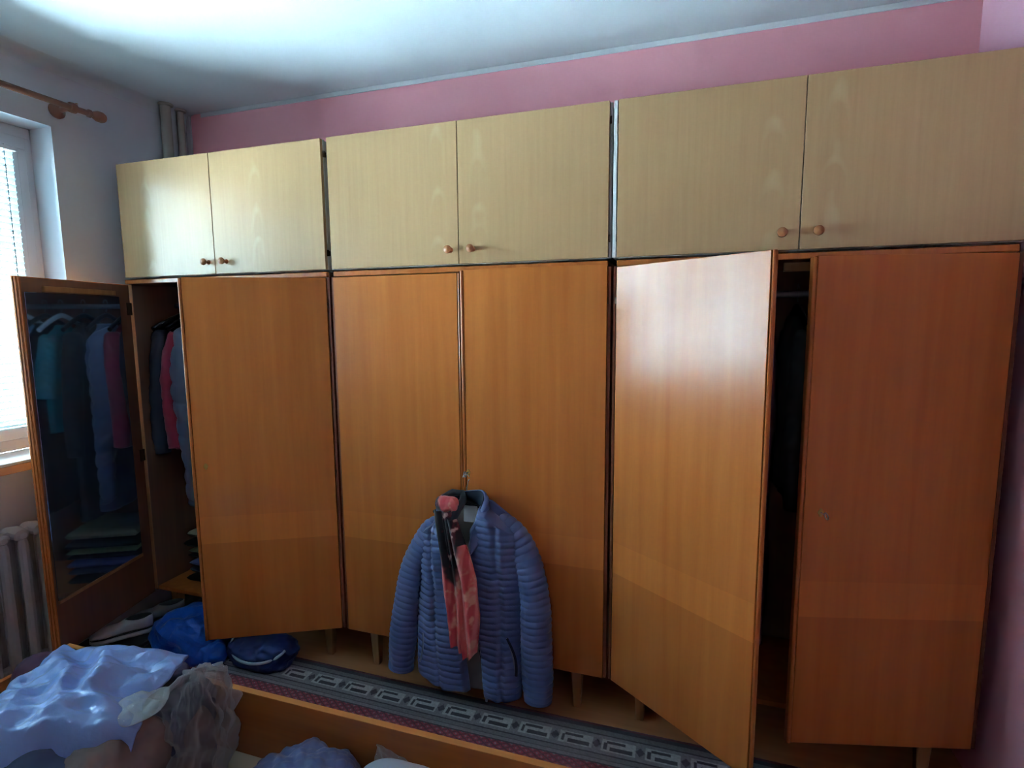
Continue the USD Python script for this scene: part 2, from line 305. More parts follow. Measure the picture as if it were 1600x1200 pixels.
def wardrobe(x0, x1, angs, label, keys, mirror=False, dw=None):
    w = thing('wardrobe', label, 'wardrobe', ((x0+x1)/2, .24, 0), group=None)
    y0 = DT+.003; t = .018
    obj('side_panel', box(x0, x0+t, y0, WD, .18, 1.782), M['carcass'], w)
    obj('side_panel', box(x1-t, x1, y0, WD, .18, 1.782), M['carcass'], w)
    for ex in ((x0-.009, x0+.0165) if mirror else (x0-.010, x0-.001), (x1+.001, x1+.012)):
        ye = (.0245, .026) if mirror and ex[0] < x0 else (.006, .03)
        obj('front_edge', box(ex[0], ex[1], ye[0]-.001, ye[1], .18, 1.76, .001), M['edge_gloss'] if ye[0] > .02 else M['edge_dark'], w)
    obj('top_panel', cat(box(x0+t, x1-t, y0, WD, 1.762, 1.782), box(x0, x1, .004, y0-.001, 1.7605, 1.782, .003)), M['edge'], w)
    obj('bottom_panel', box(x0+t, x1-t, y0, WD, .18, .2), M['edge'], w)
    obj('back_panel', box(x0+t, x1-t, WD-.006, WD, .2, 1.762), M['carcass'], w)
    for lx in (x0+.11, x1-.11):
        for ly in (.06, WD-.06):
            v = []
            for z, r in ((0, .014), (.01, .0155), (.168, .024), (.18, .024)):
                v.append([(lx+r*a, ly+r*b, z) for a, b in ((-1, -.8), (-.8, -1), (.8, -1), (1, -.8), (1, .8), (.8, 1), (-.8, 1), (-1, .8))])
            obj('leg', rings(np.array(v)), M['leg'], w)
    obj('hanging_rail', tube([(x, .26, 1.66) for x in (x0+t+.001, (x0+x1)/2, x1-t-.001)], .0125, 14), M['metal'], w)
    obj('rail_batten', box((x0+x1)/2-.03 if not mirror else x0+.3, x1-t-.002, .07, .088, 1.728, 1.758), M['leg'], w)
    full = x1-x0
    dw = dw or (full/2, full/2-.006)
    for right, ang, wd in ((0, angs[0], dw[0]), (1, angs[1], dw[1])):
        px = x1 if right else x0
        f = door_map(px, right, ang)
        s1 = wd-.012 if right else wd-.008
        zt = DZ1+(.012 if right and ang == 0 else 0)
        d = obj('door', xf(box(.001, s1-.001, 0, DT, DZ0, zt, .0012), f), M['door'], w)
        # edge lipping at the free edge: a bead, a groove and a second bead
        if right:
            obj('edge_strip', xf(half_round(s1, s1+.0135, -.004, DT-.004, DZ0, zt-.004), f), M['edge'], d)
        else:
            obj('edge_strip', xf(cat(half_round(s1+.0005, s1+.009, .001, .012, DZ0, zt), box(s1, s1+.006, .0125, .0225, DZ0, zt, .002), box(s1-.006, s1+.002, .0253, .031, DZ0+.003, zt-.003, .002)), f), M['edge'], d)
        obj('inner_face', xf(box(.004, s1-.004, DT, DT+.0025, DZ0+.003, zt-.003, .0005), f), M['door_in'], d)
        for hz in (1.64, .91):
            obj('hinge', cat(xf(box(-.001, .028, DT+.002, DT+.008, hz-.03, hz+.03, .001), f), tube([(px+(.004 if right else -.004)*0, .009, hz+q) for q in (-.012, 0, .012)], .0055, 10)), M['dark_metal'], d)
        kk = keys[right]
        if kk:
            obj('lock_plate', key(f, kk[0], kk[1], wd), M['brass'], d, label='small brass keyhole plate')
            if kk[2]: obj('key', bow_key(f, kk[0], kk[1]), M['metal'], d, label='small steel key left in the lock')
        if mirror and not right:
            obj('mirror', xf(box(.072, .545, DT+.0025, DT+.0065, .42, 1.697, .001), f), M['mirror'], d, label='tall dark mirror fixed inside the open door')
            obj('tie_rail', xf(box(.10, .468, DT+.0026, DT+.016, 1.7, 1.724, .002), f), M['leg'], d)
            obj('mirror_ledge', xf(box(.072, .545, DT+.0026, DT+.011, .405, .419, .001), f), M['leg'], d)
    return w
wardrobe(-2.352, -1.186, (76, 27), 'leftmost brown wardrobe, both doors open showing a mirror and hung coats', (None, (.527, .965, 0)), mirror=True, dw=(.572, .582))
wardrobe(-1.154, .0, (0, 0), 'middle brown wardrobe with both doors shut behind the blue jacket', (None, (.55, .963, 1)))
wardrobe(.031, 1.191, (36.5, 14.3), 'rightmost brown wardrobe with a glossy left door swung open', (None, (.517, .969, 1)), dw=(.578, .58))

# ------------------------------------------------------------------ upper cabinets
ZU0, ZU1 = 1.79, 2.322
def upper(x0, xs, x1, label, knobs, xc, fig, cl, crr):
    c = thing('top_cabinet', label, 'cabinet', ((x0+x1)/2, .24, ZU0), group=None)
    a, b = x0-cl, x1+crr; t = .016
    obj('side_panel', box(a, a+t, .021, WD, ZU0, ZU1-.003), M['white_lam'], c)
    obj('side_panel', box(b-t, b, .021, WD, ZU0, ZU1-.003), M['white_lam'], c)
    if fig == 'laminate_right': obj('front_edge', box(a, x0-.003, .002, .0205, ZU0, ZU1-.001), M['white_lam'], c)
    else: obj('front_edge', box(x1+.002, b+.004, .012, .0205, ZU0, ZU1-.002), M['white_lam'], c)
    obj('top_panel', box(a+t, b-t, .021, WD, ZU1-.019, ZU1-.003), M['white_lam'], c)
    obj('bottom_panel', box(a+t, b-t, .021, WD, ZU0, ZU0+.016), M['white_lam'], c)
    obj('back_panel', box(a+t, b-t, WD-.005, WD, ZU0+.016, ZU1-.02), M['white_lam'], c)
    for i, (p, q) in enumerate(((x0, xs-.0015), (xs+.0015, x1))):
        d = obj('door', box(p, q, 0, .018, ZU0+.002, ZU1, .001), laminate(fig+'_'+'ab'[i], xc[i]), c)
        kx = knobs[i]
        obj('knob', lathe([(.011, 0), (.009, .004), (.0065, .012), (.007, .018), (.013, .022), (.0155, .027), (.015, .032), (.009, .036), (0, .037)], (kx, 0, 1.845), (0, -1, 0)), M['knob'], d, label='small turned wooden knob')
        hx = p-.004 if i == 0 else q+.004
        for hz in (1.86, 2.262):
            obj('hinge', cat(tube([(hx, .016, hz-.013), (hx, .016, hz), (hx, .016, hz+.013)], .0048, 10), box(hx-.003, hx+.003, .018, .03, hz-.01, hz+.01, .001)), M['dark_metal'], d)
    return c
upper(-2.338, -1.777, -1.186, 'leftmost beige wood-print top cabinet by the window wall', (-1.815, -1.712), (-2.16, -1.53), 'laminate_left', .004, .002)
upper(-1.156, -.575, .0, 'middle beige wood-print top cabinet between the two others', (-.61, -.517), (-.66, -.49), 'laminate_middle', .014, .006)
upper(.031, .611, 1.205, 'rightmost beige wood-print top cabinet reaching the right wall', (.556, .66), (.525, .70), 'laminate_right', .016, .006)

# ------------------------------------------------------------------ rug
def rug_tint(v):
    x, d = v[:, 0], -.03-v[:, 1]                     # d = distance from the edge by the wardrobes
    navy, grey, pale, red, dkred = (np.array(lin(*c)) for c in ((46, 44, 52), (112, 112, 116), (150, 152, 152), (110, 40, 52), (74, 34, 44)))
    c = np.tile(grey, (len(v), 1))
    def put(mask, col): c[mask] = col
    put(d < .012, dkred); put((d >= .012) & (d < .03), navy); put((d >= .03) & (d < .05), grey*.62); put((d >= .05) & (d < .056), navy)
    band = (d >= .056) & (d < .145)
    put(band, grey*.92)
    per = .158; ph = (x/per) % 1.; xx = (ph-.5)*per; yy = d-.10
    frame = band & (np.abs(yy) < .030) & (np.abs(xx) < .062)
    put(frame, pale)
    put(frame & (np.abs(yy-.014) < .0085) & (np.abs(xx-.012) < .040), navy*1.1)
    put(frame & (np.abs(yy+.016) < .0065) & (np.abs(xx+.008) < .034), navy*1.1)
    put(frame & (np.abs(xx+.047) < .006) & (np.abs(yy-.004) < .016), navy*1.2)
    dia = band & (np.abs(np.abs(xx)-.079) + np.abs(yy)*.8 < .017); put(dia, navy*1.5)
    put((d >= .145) & (d < .150), navy); put((d >= .150) & (d < .168), grey*.7); put((d >= .168) & (d < .172), navy*1.4); put((d >= .172) & (d < .188), grey*.85); put((d >= .188) & (d < .194), navy)
    fld = (d >= .194)
    u = (x/.04+d/.026) % 1; w = (x/.04-d/.026) % 1
    put(fld, red); put(fld & ((np.abs(u-.5) < .13) | (np.abs(w-.5) < .13)), dkred*.8); put(fld & (np.abs(u-.5) > .38) & (np.abs(w-.5) > .38), grey*.85)
    n = meshkit.fbm(v*180, 2, 3)[:, None]
    return np.minimum(c*(1.3+.9*n), .9)
xs_ = np.linspace(-1.95, 1.12, 900); ys_ = -.03-np.linspace(0, .605, 200)
gx, gy = np.meshgrid(xs_, ys_)
zz = .007+.0015*meshkit.noise(np.stack([gx*160, gy*160, gx*0], -1), 5)
top = np.stack([gx, gy+.004*np.sin(gx*3.1)+.008*(gx+.6)*0, zz], -1)
bot = top.copy(); bot[..., 2] = .0012
obj('rug', shell(top, bot), M['rug'], None, 'grey and red patterned runner rug on the floor between bed and wardrobes', 'rug', smooth=True,
    tint=np.tile(rug_tint(np.stack([gx, gy, gx*0], -1).reshape(-1, 3)), (2, 1)))

# ------------------------------------------------------------------ storage bed
bed = thing('storage_bed', 'open brown storage bed frame full of clothes in the foreground', 'bed', (-.6, -1.15, 0))
BX0, BX1, BY0, BY1, BH = -1.95, .62, -1.62, -.645, .352
obj('side_rail', box(BX0, BX1, BY1-.02, BY1, .0, BH-.002), M['bed'], bed)
obj('rail_edge', box(BX0, BX1, BY1-.0205, BY1+.0005, BH-.0018, BH, .0005), M['bed_edge'], bed)
obj('side_rail', box(BX0, BX1, BY0, BY0+.02, .0, BH), M['bed'], bed)
for x in (BX0, BX1-.02): obj('end_panel', box(x, x+.02, BY0+.021, BY1-.021, .0, BH), M['bed'], bed)
obj('base_board', box(BX0+.021, BX1-.021, BY0+.021, BY1-.021, .095, .125), M['cream'], bed, label='cream bottom board inside the bed box')
# ------------------------------------------------------------------ clothes inside the left wardrobe
def cloth(name, c, rough=.75, sc=9, d=.8, **k):
    c = np.array(c); return noisy(name, tuple(c*d), tuple(np.minimum(c*1.15, 1)), (sc, sc, sc), rough, bump=.25, dist=.01, **k)
M['navy'] = cloth('navy_cloth', lin(34, 38, 54)); M['black'] = cloth('black_cloth', lin(26, 25, 30)); M['red'] = cloth('red_fleece', lin(140, 30, 58), sheen_weight=.2)
M['greyblue'] = P('greyblue_puffer', lin(118, 128, 152), .42); M['teal'] = cloth('teal_cloth', lin(40, 120, 124)); M['skyblue'] = cloth('pale_blue_cloth', lin(110, 150, 180))
M['plum'] = cloth('plum_cloth', lin(104, 58, 82)); M['white_plastic'] = P('white_plastic', lin(225, 228, 230), .35); M['dark_plastic'] = P('dark_plastic', lin(34, 34, 40), .4)
def garment(name, label, cat_, x, ya, yb, zt, zb, t, mat, quilt=None, sleeve=True, seed=0, group=None, lean=0., sx=None, sleeve_z=None):
    g = thing(name, label, cat_, (x, (ya+yb)/2, zb), group)
    n, k = 44, 90; z = np.linspace(zt, zb, k); yc = (ya+yb)/2; a0 = (yb-ya)/2
    d = zt-z; sh = S((d+.015)/.13)
    a = .045+(a0-.045)*sh**.8; b = t*(.55+.45*S(d/.2)); b = b*(1+.15*np.sin(z*9+seed))
    th = np.linspace(0, 2*np.pi, n, endpoint=False); cs, sn = np.cos(th), np.sin(th)
    X = x+b[:, None]*np.sign(cs)*np.abs(cs)**.7+lean*d[:, None]; Y = yc+a[:, None]*np.sign(sn)*np.abs(sn)**.8; Z = np.broadcast_to(z[:, None], X.shape)
    wr = (meshkit.fbm(np.stack([X*14, Y*26, Z*5], -1)+seed*11, 3, seed)-.5)
    q = 0
    if quilt: q = quilt[1]*np.sqrt(np.abs(np.sin(np.pi*(Z/quilt[0]+quilt[2]*Y))))
    X = X+cs*(wr*.03+q)
    Y = Y+sn*(wr*.02+q*.6)
    obj('body', rings(np.stack([X, Y, Z], -1)), mat, g, smooth=True)
    if sleeve:
        for s, yy in ((-1, ya), (1, yb)):
            zz = np.linspace(zt-.05, sleeve_z or (zt-.68), 90); dd = zt-zz
            r = .05+.012*np.sin(dd*4)-.012*dd/.7; r = r*S((dd-.03)/.06+.3)
            p = np.stack([(sx if sx is not None else x)+0*zz+lean*dd+.012*np.sin(dd*6+seed), yy-s*(.045-.04*S(dd/.25)), zz], -1)
            if quilt: r = r+quilt[1]*1.4*np.sqrt(np.abs(np.sin(np.pi*(zz/quilt[0]))))
            m = tube(p, r, 22, flat=(.8, .8))
            v = np.asarray(m.vertices); v = v+((meshkit.fbm(v*[30, 30, 14]+seed, 3, seed)-.5)[:, None]*[.018, .018, 0])
            if quilt: v[:, 2] += .45*(v[:, 1]-yy) - .35*(v[:, 0]-p[0, 0])
            obj('sleeve', trimesh.Trimesh(v, m.faces, process=False), mat, g, smooth=True)
    return g
def hanger(x, y, zr, mat, label, wd=.19, drop=.075, group=None):
    h = thing('clothes_hanger', label, 'hanger', (x, y, zr), group)
    th = np.linspace(-.35*np.pi, 1.0*np.pi, 14)
    pts = [(x, y+.018*math.cos(a), zr+.0145+.0+.018*(math.sin(a)-.0)-.0145+.0) for a in th[::-1]]
    hook = np.array(pts); hook = np.vstack([hook, [(x, y+.004, zr-.03), (x, y, zr-.045), (x, y, zr-.06)]])
    obj('hook', tube(hook, .002, 8), M['metal'], h)
    u = np.linspace(-1, 1, 15)
    obj('shoulder_bar', tube(np.stack([u*0+x, y+u*wd, zr-.062-drop*np.abs(u)**1.4], -1), .009, 10, flat=(1, 1.3)), mat, h)
    return h
garment('hung_coat', 'dark navy coat hung first at the left end of the open wardrobe', 'coat', -2.272, .07, .43, 1.585, .93, .032, M['navy'], seed=1)
garment('hung_jacket', 'red fleece jacket hung between the dark coat and the grey puffer', 'jacket', -2.186, .075, .43, 1.575, .93, .034, M['red'], seed=2, sleeve_z=.94)
garment('hung_puffer_coat', 'grey blue quilted puffer coat hung beside the red jacket', 'coat', -2.085, .085, .44, 1.57, .60, .045, M['greyblue'], quilt=(.085, .010, .5), seed=3, sx=-2.115, sleeve_z=.66)
garment('hung_coat', 'black long coat hung right of the grey puffer, seen in the mirror', 'coat', -1.98, .09, .44, 1.575, .55, .04, M['black'], seed=4)
garment('hung_shirt', 'teal shirt on a white hanger, seen in the wardrobe mirror', 'shirt', -1.875, .09, .43, 1.565, 1.02, .028, M['teal'], seed=5, sleeve_z=1.2)
garment('hung_dress', 'black dress hung behind the teal shirt, seen in the mirror', 'dress', -1.80, .09, .43, 1.575, .6, .035, M['black'], seed=6, sleeve=False)
garment('hung_dress', 'pale blue long garment hung deepest in the wardrobe mirror', 'dress', -1.70, .08, .43, 1.575, .72, .035, M['skyblue'], seed=7, sleeve=False)
for x, m_, l in ((-2.272, 'dark_plastic', 'dark hanger holding the navy coat in the left wardrobe'), (-2.186, 'dark_plastic', 'dark hanger under the red fleece jacket'), (-2.085, 'dark_plastic', 'dark hanger inside the grey puffer coat'),
                (-1.98, 'dark_plastic', 'dark hanger inside the black long coat'), (-1.875, 'white_plastic', 'white hanger carrying the teal shirt'), (-1.80, 'dark_plastic', 'dark hanger inside the black dress'), (-1.70, 'white_plastic', 'white hanger inside the pale blue garment')):
    hanger(x, .26, 1.677, M[m_], l)
# folded clothes on the wardrobe floor
def folded(x0, x1, y0, y1, z, h, mat, label, seed):
    n = 40; u, w = np.meshgrid(np.linspace(-1, 1, n), np.linspace(-1, 1, n))
    e = np.clip(1-np.maximum(np.abs(u), np.abs(w))**8, 0, 1)**.5
    rx, ry = (x1-x0)/2, (y1-y0)/2; nz = (meshkit.fbm(np.stack([u*2.4, w*2.4, u*0+seed*5], -1), 3, seed)-.5)
    bul = 1+.03*nz; zt = z+h*.5+h*.5*e*(1+.0*nz); zb = z+h*.5-h*.5*e
    X = (x0+x1)/2+rx*u*bul; Y = (y0+y1)/2+ry*w*bul
    o = thing('folded_garment', label, 'folded clothes', ((x0+x1)/2, (y0+y1)/2, z), 'folded clothes stacked in the left wardrobe')
    obj('lower_layer', shell(np.stack([X, Y, z+h*.48-0*e], -1), np.stack([X, Y, np.minimum(zb, z+h*.47)], -1)), mat, o, smooth=40)
    obj('upper_layer', shell(np.stack([X-.004, Y-.002, np.maximum(zt-.002*nz-.002, z+h*.53)], -1), np.stack([X-.004, Y-.002, z+h*.52+0*e], -1)), mat, o, smooth=40)
cols = [('black', 'black folded clothes at the bottom of the wardrobe stack'), ('denim', 'dull blue folded clothes second from the bottom of the stack'), ('violet', 'violet blue folded clothes in the middle of the stack'), ('navy', 'navy folded clothes fourth in the stack'),
        ('olive', 'olive beige folded clothes near the top of the stack'), ('green_black', 'blackish green folded clothes second from the top'), ('khaki', 'khaki beige folded clothes on top of the stack')]
M['denim'] = cloth('denim_cloth', lin(72, 84, 112)); M['violet'] = cloth('violet_cloth', lin(92, 96, 150)); M['olive'] = cloth('olive_cloth', lin(150, 146, 106)); M['green_black'] = cloth('green_black_cloth', lin(30, 44, 46)); M['khaki'] = cloth('khaki_cloth', lin(160, 152, 122))
z = .2005
for i, (m_, l) in enumerate(cols):
    h = (.045, .042, .04, .03, .028, .05, .05)[i]
    folded(-2.205+.006*(i*37 % 5-2), -1.86, .10+.004*(i*13 % 5), .43, z, h, M[m_], l, i+3); z += h+.0006
# clothes inside the right wardrobe
garment('hung_coat', 'black coat hanging in the dark gap of the rightmost wardrobe', 'coat', .66, .09, .44, 1.58, .93, .05, M['black'], seed=8)
hanger(.66, .26, 1.677, M['dark_plastic'], 'dark hanger inside the black coat of the rightmost wardrobe')
garment('hung_dress', 'long plum garment hanging lowest in the gap of the rightmost wardrobe', 'dress', .552, .14, .44, 1.57, .33, .045, M['plum'], seed=9, sleeve=False)
hanger(.552, .29-.03, 1.677, M['dark_plastic'], 'dark hanger inside the plum garment')

# ------------------------------------------------------------------ blue quilted jacket on the key
JK = usdkit.material(stage, '/World/Looks/blue_quilt', {'g': ('geometry', {}), 'n': ('noise_texture', {'scale': 70., 'detail': 3.}), 'b': ('bump', {'strength': .25, 'distance': .004}),
     'p': ('principled_bsdf', {'base_color': lin(98, 114, 160), 'roughness': .42, 'sheen_weight': .15})}, [('g.position', 'n.vector'), ('n.fac', 'b.height'), ('b.normal', 'p.normal')], surface='p.BSDF')
M['lining'] = cloth('jacket_lining', lin(176, 170, 160), .8); M['dark_lining'] = P('collar_lining', lin(34, 38, 52), .6); M['zip'] = P('zip_teeth', lin(150, 156, 170), .35, metallic=.7)
jk = thing('quilted_jacket', 'blue quilted jacket hanging open on the middle wardrobe doors', 'jacket', (-.54, -.08, .07))
ip = lambda z, t: np.interp(z, [a for a, _ in t][::-1], [b for _, b in t][::-1])
def quilt(z, x, per=.0262, amp=.007):
    s = z/per+.10*np.sin(x*17)+.05*np.sin(x*43)
    return amp*np.sqrt(np.abs(np.sin(np.pi*s))+1e-6)
def panel(name, inner, outer, ztop, zbot, seam, sgn, yin, seed):
    nu, nv = 46, 300
    u, v = np.meshgrid(np.linspace(0, 1, nu), np.linspace(0, 1, nv))
    zt = ip2(u, ztop); zb = ip2(u, zbot); Z = zt+(zb-zt)*v
    X = ip(Z, inner)*(1-u)+ip(Z, outer)*u
    su = np.abs(u-seam)
    puff = .034*np.sin(np.pi*np.clip(u*.92+.06, 0, 1))**.6 + .010*(1-np.exp(-(su/.06)**2)) + .012*np.sin(Z*7+seed)*u
    edge = np.clip(np.minimum(np.minimum(u, 1-u)/.06, np.minimum(v, 1-v)/.02), 0, 1)**.5
    wr = (meshkit.fbm(np.stack([X*13, Z*7, X*0+seed], -1), 3, seed)-.5)
    q = quilt(Z+(.008 if seed % 2 else 0)*(u > seam), X)
    Yf = -.052-(puff+q+.024*wr)*edge-(1-u)*yin
    Yb = -.046-(1-u)*yin+.002*edge
    m = shell(np.stack([X, Yf, Z], -1), np.stack([X, Yb, Z], -1))
    obj(name, m, JK, jk, smooth=60)
    return lambda x, z: None
def ip2(u, t): return np.interp(u, [a for a, _ in t], [b for _, b in t])
LI = [(.84, -.615), (.69, -.610), (.5, -.575), (.3, -.555), (.06, -.528)]; LO = [(.84, -.66), (.74, -.735), (.67, -.75), (.5, -.758), (.3, -.770), (.06, -.765)]
RI = [(.86, -.47), (.70, -.520), (.5, -.500), (.27, -.478), (.05, -.458)]; RO = [(.86, -.38), (.78, -.315), (.7, -.300), (.5, -.296), (.3, -.302), (.05, -.318)]
panel('front_panel', LI, LO, [(0, .815), (.35, .80), (1, .715)], [(0, .066), (.45, .058), (.8, .082), (1, .118)], .52, -1, .022, 1)
panel('front_panel', RI, RO, [(0, .855), (.35, .845), (1, .765)], [(0, .066), (.5, .056), (1, .068)], .55, 1, .030, 2)
# back panel (its inside is the pale lining)
u, v = np.meshgrid(np.linspace(0, 1, 40), np.linspace(0, 1, 160))
xl_, xr_ = -.752+.012*(1-v), -.308-.01*(1-v); zt = np.interp(u, [0, .3, .5, .7, 1], [.72, .83, .86, .86, .77]); zb = .10-.02*np.sin(np.pi*u); Z = zt+(zb-zt)*v; X = xl_+(xr_-xl_)*u
obj('back_panel', shell(np.stack([X, -.020-.004*np.sin(np.pi*u)-quilt(Z, X)*.3, Z], -1), np.stack([X, -.010+0*u, Z], -1)), JK, jk, smooth=60)
zb2 = .085-.03*np.sin(np.pi*u); X = -.70+.35*u; zt2 = np.interp(u, [0, .2, .5, .75, 1], [.70, .80, .83, .82, .74]); Z2 = zt2+(zb2-zt2)*v
wr = meshkit.fbm(np.stack([X*20, Z2*8, X*0], -1), 3, 5)-.5
obj('lining', shell(np.stack([X, -.030-.012*np.sin(np.pi*u)+.012*wr, Z2], -1), np.stack([X, -.0265+.0*u, Z2], -1)), M['lining'], jk, label='pale lining showing in the open front', smooth=60)
def sleeve(name, path, rads, seed):
    p0 = np.array(path, float); s = np.linspace(0, 1, 260); t0 = np.linspace(0, 1, len(p0))
    from scipy.interpolate import PchipInterpolator as PI_
    p = np.stack([PI_(t0, p0[:, k])(s) for k in range(3)], -1); r = PI_(np.linspace(0, 1, len(rads)), rads)(s)
    L = np.concatenate([[0], np.cumsum(np.linalg.norm(np.diff(p, axis=0), axis=1))])
    th = np.linspace(0, 2*np.pi, 40, endpoint=False)
    tt = np.gradient(p, axis=0); tt /= np.linalg.norm(tt, axis=1, keepdims=True)
    sd = np.cross(tt, [0, 1., 0]); sd /= np.linalg.norm(sd, axis=1, keepdims=True); up = np.cross(sd, tt)
    q = .006*np.sqrt(np.abs(np.sin(np.pi*(L[:, None]/.0262+.12*np.sin(th+seed)))))
    wr = meshkit.fbm(np.stack([np.cos(th)[None]*1.3+0*L[:, None], np.sin(th)[None]*1.3+0*L[:, None], L[:, None]*6+0*th], -1)+seed*9, 3, seed)-.5
    R_ = r[:, None]*(1+.34*wr)+q-.006
    v = p[:, None]+R_[..., None]*(np.cos(th)[None, :, None]*sd[:, None]+.78*np.sin(th)[None, :, None]*up[:, None])
    v[..., 1] = np.minimum(v[..., 1], -.004)
    o = obj(name, rings(v), JK, jk, smooth=60)
    cp = p[-1]; 
    obj('cuff', rings(np.stack([cp+tt[-1]*d_+(r[-1]*k_)*(np.cos(th)[:, None]*sd[-1]+.78*np.sin(th)[:, None]*up[-1])*1. for d_, k_ in ((-.006, .8), (.002, .99), (.012, .97), (.014, .8), (.0, .76))], 0).clip(max=[9, -.004, 9]), cap=False), JK, o, smooth=60)
sleeve('sleeve', [(-.66, -.050, .770), (-.712, -.056, .695), (-.775, -.062, .57), (-.806, -.064, .42), (-.832, -.066, .27), (-.848, -.068, .112)], [.022, .050, .052, .056, .062, .058], 3)
sleeve('sleeve', [(-.40, -.050, .800), (-.335, -.056, .745), (-.275, -.060, .60), (-.250, -.064, .42), (-.246, -.066, .27), (-.243, -.068, .095)], [.022, .052, .058, .062, .064, .058], 8)
# stand collar
k_ = np.linspace(0, 1, 70)
cx = np.interp(k_, [0, .14, .3, .5, .68, .82, .92, 1], [-.618, -.648, -.635, -.555, -.48, -.447, -.458, -.508]); cy = np.interp(k_, [0, .14, .3, .5, .68, .82, .92, 1], [-.118, -.085, -.05, -.034, -.046, -.075, -.10, -.122])
c0 = np.interp(k_, [0, .14, .3, .5, .68, .82, 1], [.715, .765, .81, .83, .835, .79, .665]); c1 = np.interp(k_, [0, .14, .3, .5, .68, .80, .9, 1], [.765, .825, .865, .895, .912, .908, .87, .755])
from scipy.ndimage import gaussian_filter1d as gf
cx, cy, c0, c1 = (gf(a, 2.2, mode='nearest') for a in (cx, cy, c0, c1))
vv = np.linspace(0, 1, 30)[:, None]; Zc = c0+(c1-c0)*vv
tx, ty = np.gradient(cx), np.gradient(cy); ln = np.hypot(tx, ty); nx, ny = ty/ln, -tx/ln          # outward
if nx[5] > 0: nx, ny = -nx, -ny
ed = np.clip(np.minimum(vv, 1-vv)/.12, 0, 1)**.5
off = (.008+.006*np.sqrt(np.abs(np.sin(np.pi*Zc/.028))))*ed; fl = .012*(1-vv)
outer = np.stack([cx+nx*(off+fl), np.minimum(cy+ny*(off+fl), -.003), Zc], -1); inner_ = np.stack([cx+nx*fl-nx*.003*ed, np.minimum(cy+ny*fl-ny*.003*ed, -.002), Zc], -1)
col = obj('collar', shell(outer, inner_), JK, jk, smooth=60)
obj('collar_lining', shell(np.stack([cx+nx*(fl-.005), cy+ny*(fl-.005), Zc-.002], -1), np.stack([cx+nx*(fl-.0065), cy+ny*(fl-.0065), Zc-.002], -1)), M['dark_lining'], col, label='dark inside of the collar')
obj('size_label', box(-.552, -.494, -.0525, -.050, .775, .842, .0005), M['white_plastic'], jk, label='white label inside the neck')
def strip(pts, r): return tube(np.array(pts, float), r, 8, flat=(1, .6))
for a, b in (((-.712, -.117, .312), (-.733, -.111, .178)), ((-.352, -.115, .352), (-.318, -.108, .198))):
    a, b = np.array(a), np.array(b); pts = [a+(b-a)*t+np.array([.006*math.sin(math.pi*t), -.004, 0]) for t in np.linspace(0, 1, 12)]
    pk = obj('pocket_zip', strip(pts, .0035), M['zip'], jk, label='slanted grey pocket zip')
    if a[0] > -.5: obj('pocket_opening', strip([p+np.array([.008*math.sin(math.pi*t), .0, 0]) for p, t in zip(pts, np.linspace(0, 1, 12))], .0055), M['dark_lining'], pk)
zz = np.linspace(.66, .075, 60)
obj('front_zip', tube(np.stack([ip(zz, RI)-.002, -.082+.0*zz, zz], -1), .0032, 8), M['dark_lining'], jk)
obj('zip_pull', cat(lathe([(0, 0), (.0045, .002), (.006, .010), (.0045, .03), (0, .032)], (-.452, -.088, .042), (0, 0, 1), 10)), M['zip'], jk, label='small metal zip pull dangling at the hem')
h = thing('clothes_hanger', 'hanger inside the blue quilted jacket, hooked on the door key', 'hanger', (-.55, -.03, .88))
th = np.linspace(-.3*np.pi, np.pi, 14)[::-1]
obj('hook', tube(np.vstack([np.stack([-.552+.014*np.cos(th), -.020+0*th, .945+.014*np.sin(th)], -1), [(-.545, -.020, .925), (-.55, -.021, .905), (-.55, -.0215, .86)]]), .002, 8), M['metal'], h)
u_ = np.linspace(-1, 1, 15)
obj('shoulder_bar', tube(np.stack([-.55+.14*u_, -.038+0*u_, .855-.06*np.abs(u_)**1.4-.012*u_*0], -1), .007, 10), M['dark_plastic'], h)
# scarf
M['scarf'] = vcol('scarf_print', .7, sheen_weight=.2)
def scarf_col(X, Z, f):
    n = meshkit.fbm(np.stack([X*30, Z*14, X*0], -1), 3, 2); n2 = meshkit.fbm(np.stack([X*42+9, Z*30, X*0], -1), 3, 4); n3 = meshkit.fbm(np.stack([X*50+3, Z*9, X*0], -1), 2, 8)
    pink, coral, red, cream, black, wine = (np.array(lin(*c)) for c in ((226, 130, 128), (222, 104, 100), (188, 48, 60), (232, 190, 160), (26, 22, 28), (84, 28, 40)))
    w = S((n-.38)/.2)[..., None]; c = pink*(1-w)+coral*w; w = S((n3-.5)/.2)[..., None]*.8; c = c*(1-w)+red*w; w = S((n2-.56)/.2)[..., None]*.7; c = c*(1-w)+cream*w
    k = black+0*c; w = S((n2-.60)/.05)[..., None]; k = k*(1-w)+wine*w; w = S((n2-.70)/.05)[..., None]; k = k*(1-w)+np.array(lin(206, 170, 160))*w
    b = f[..., None]; return c*(1-b)+k*b
nu, nv = 60, 150
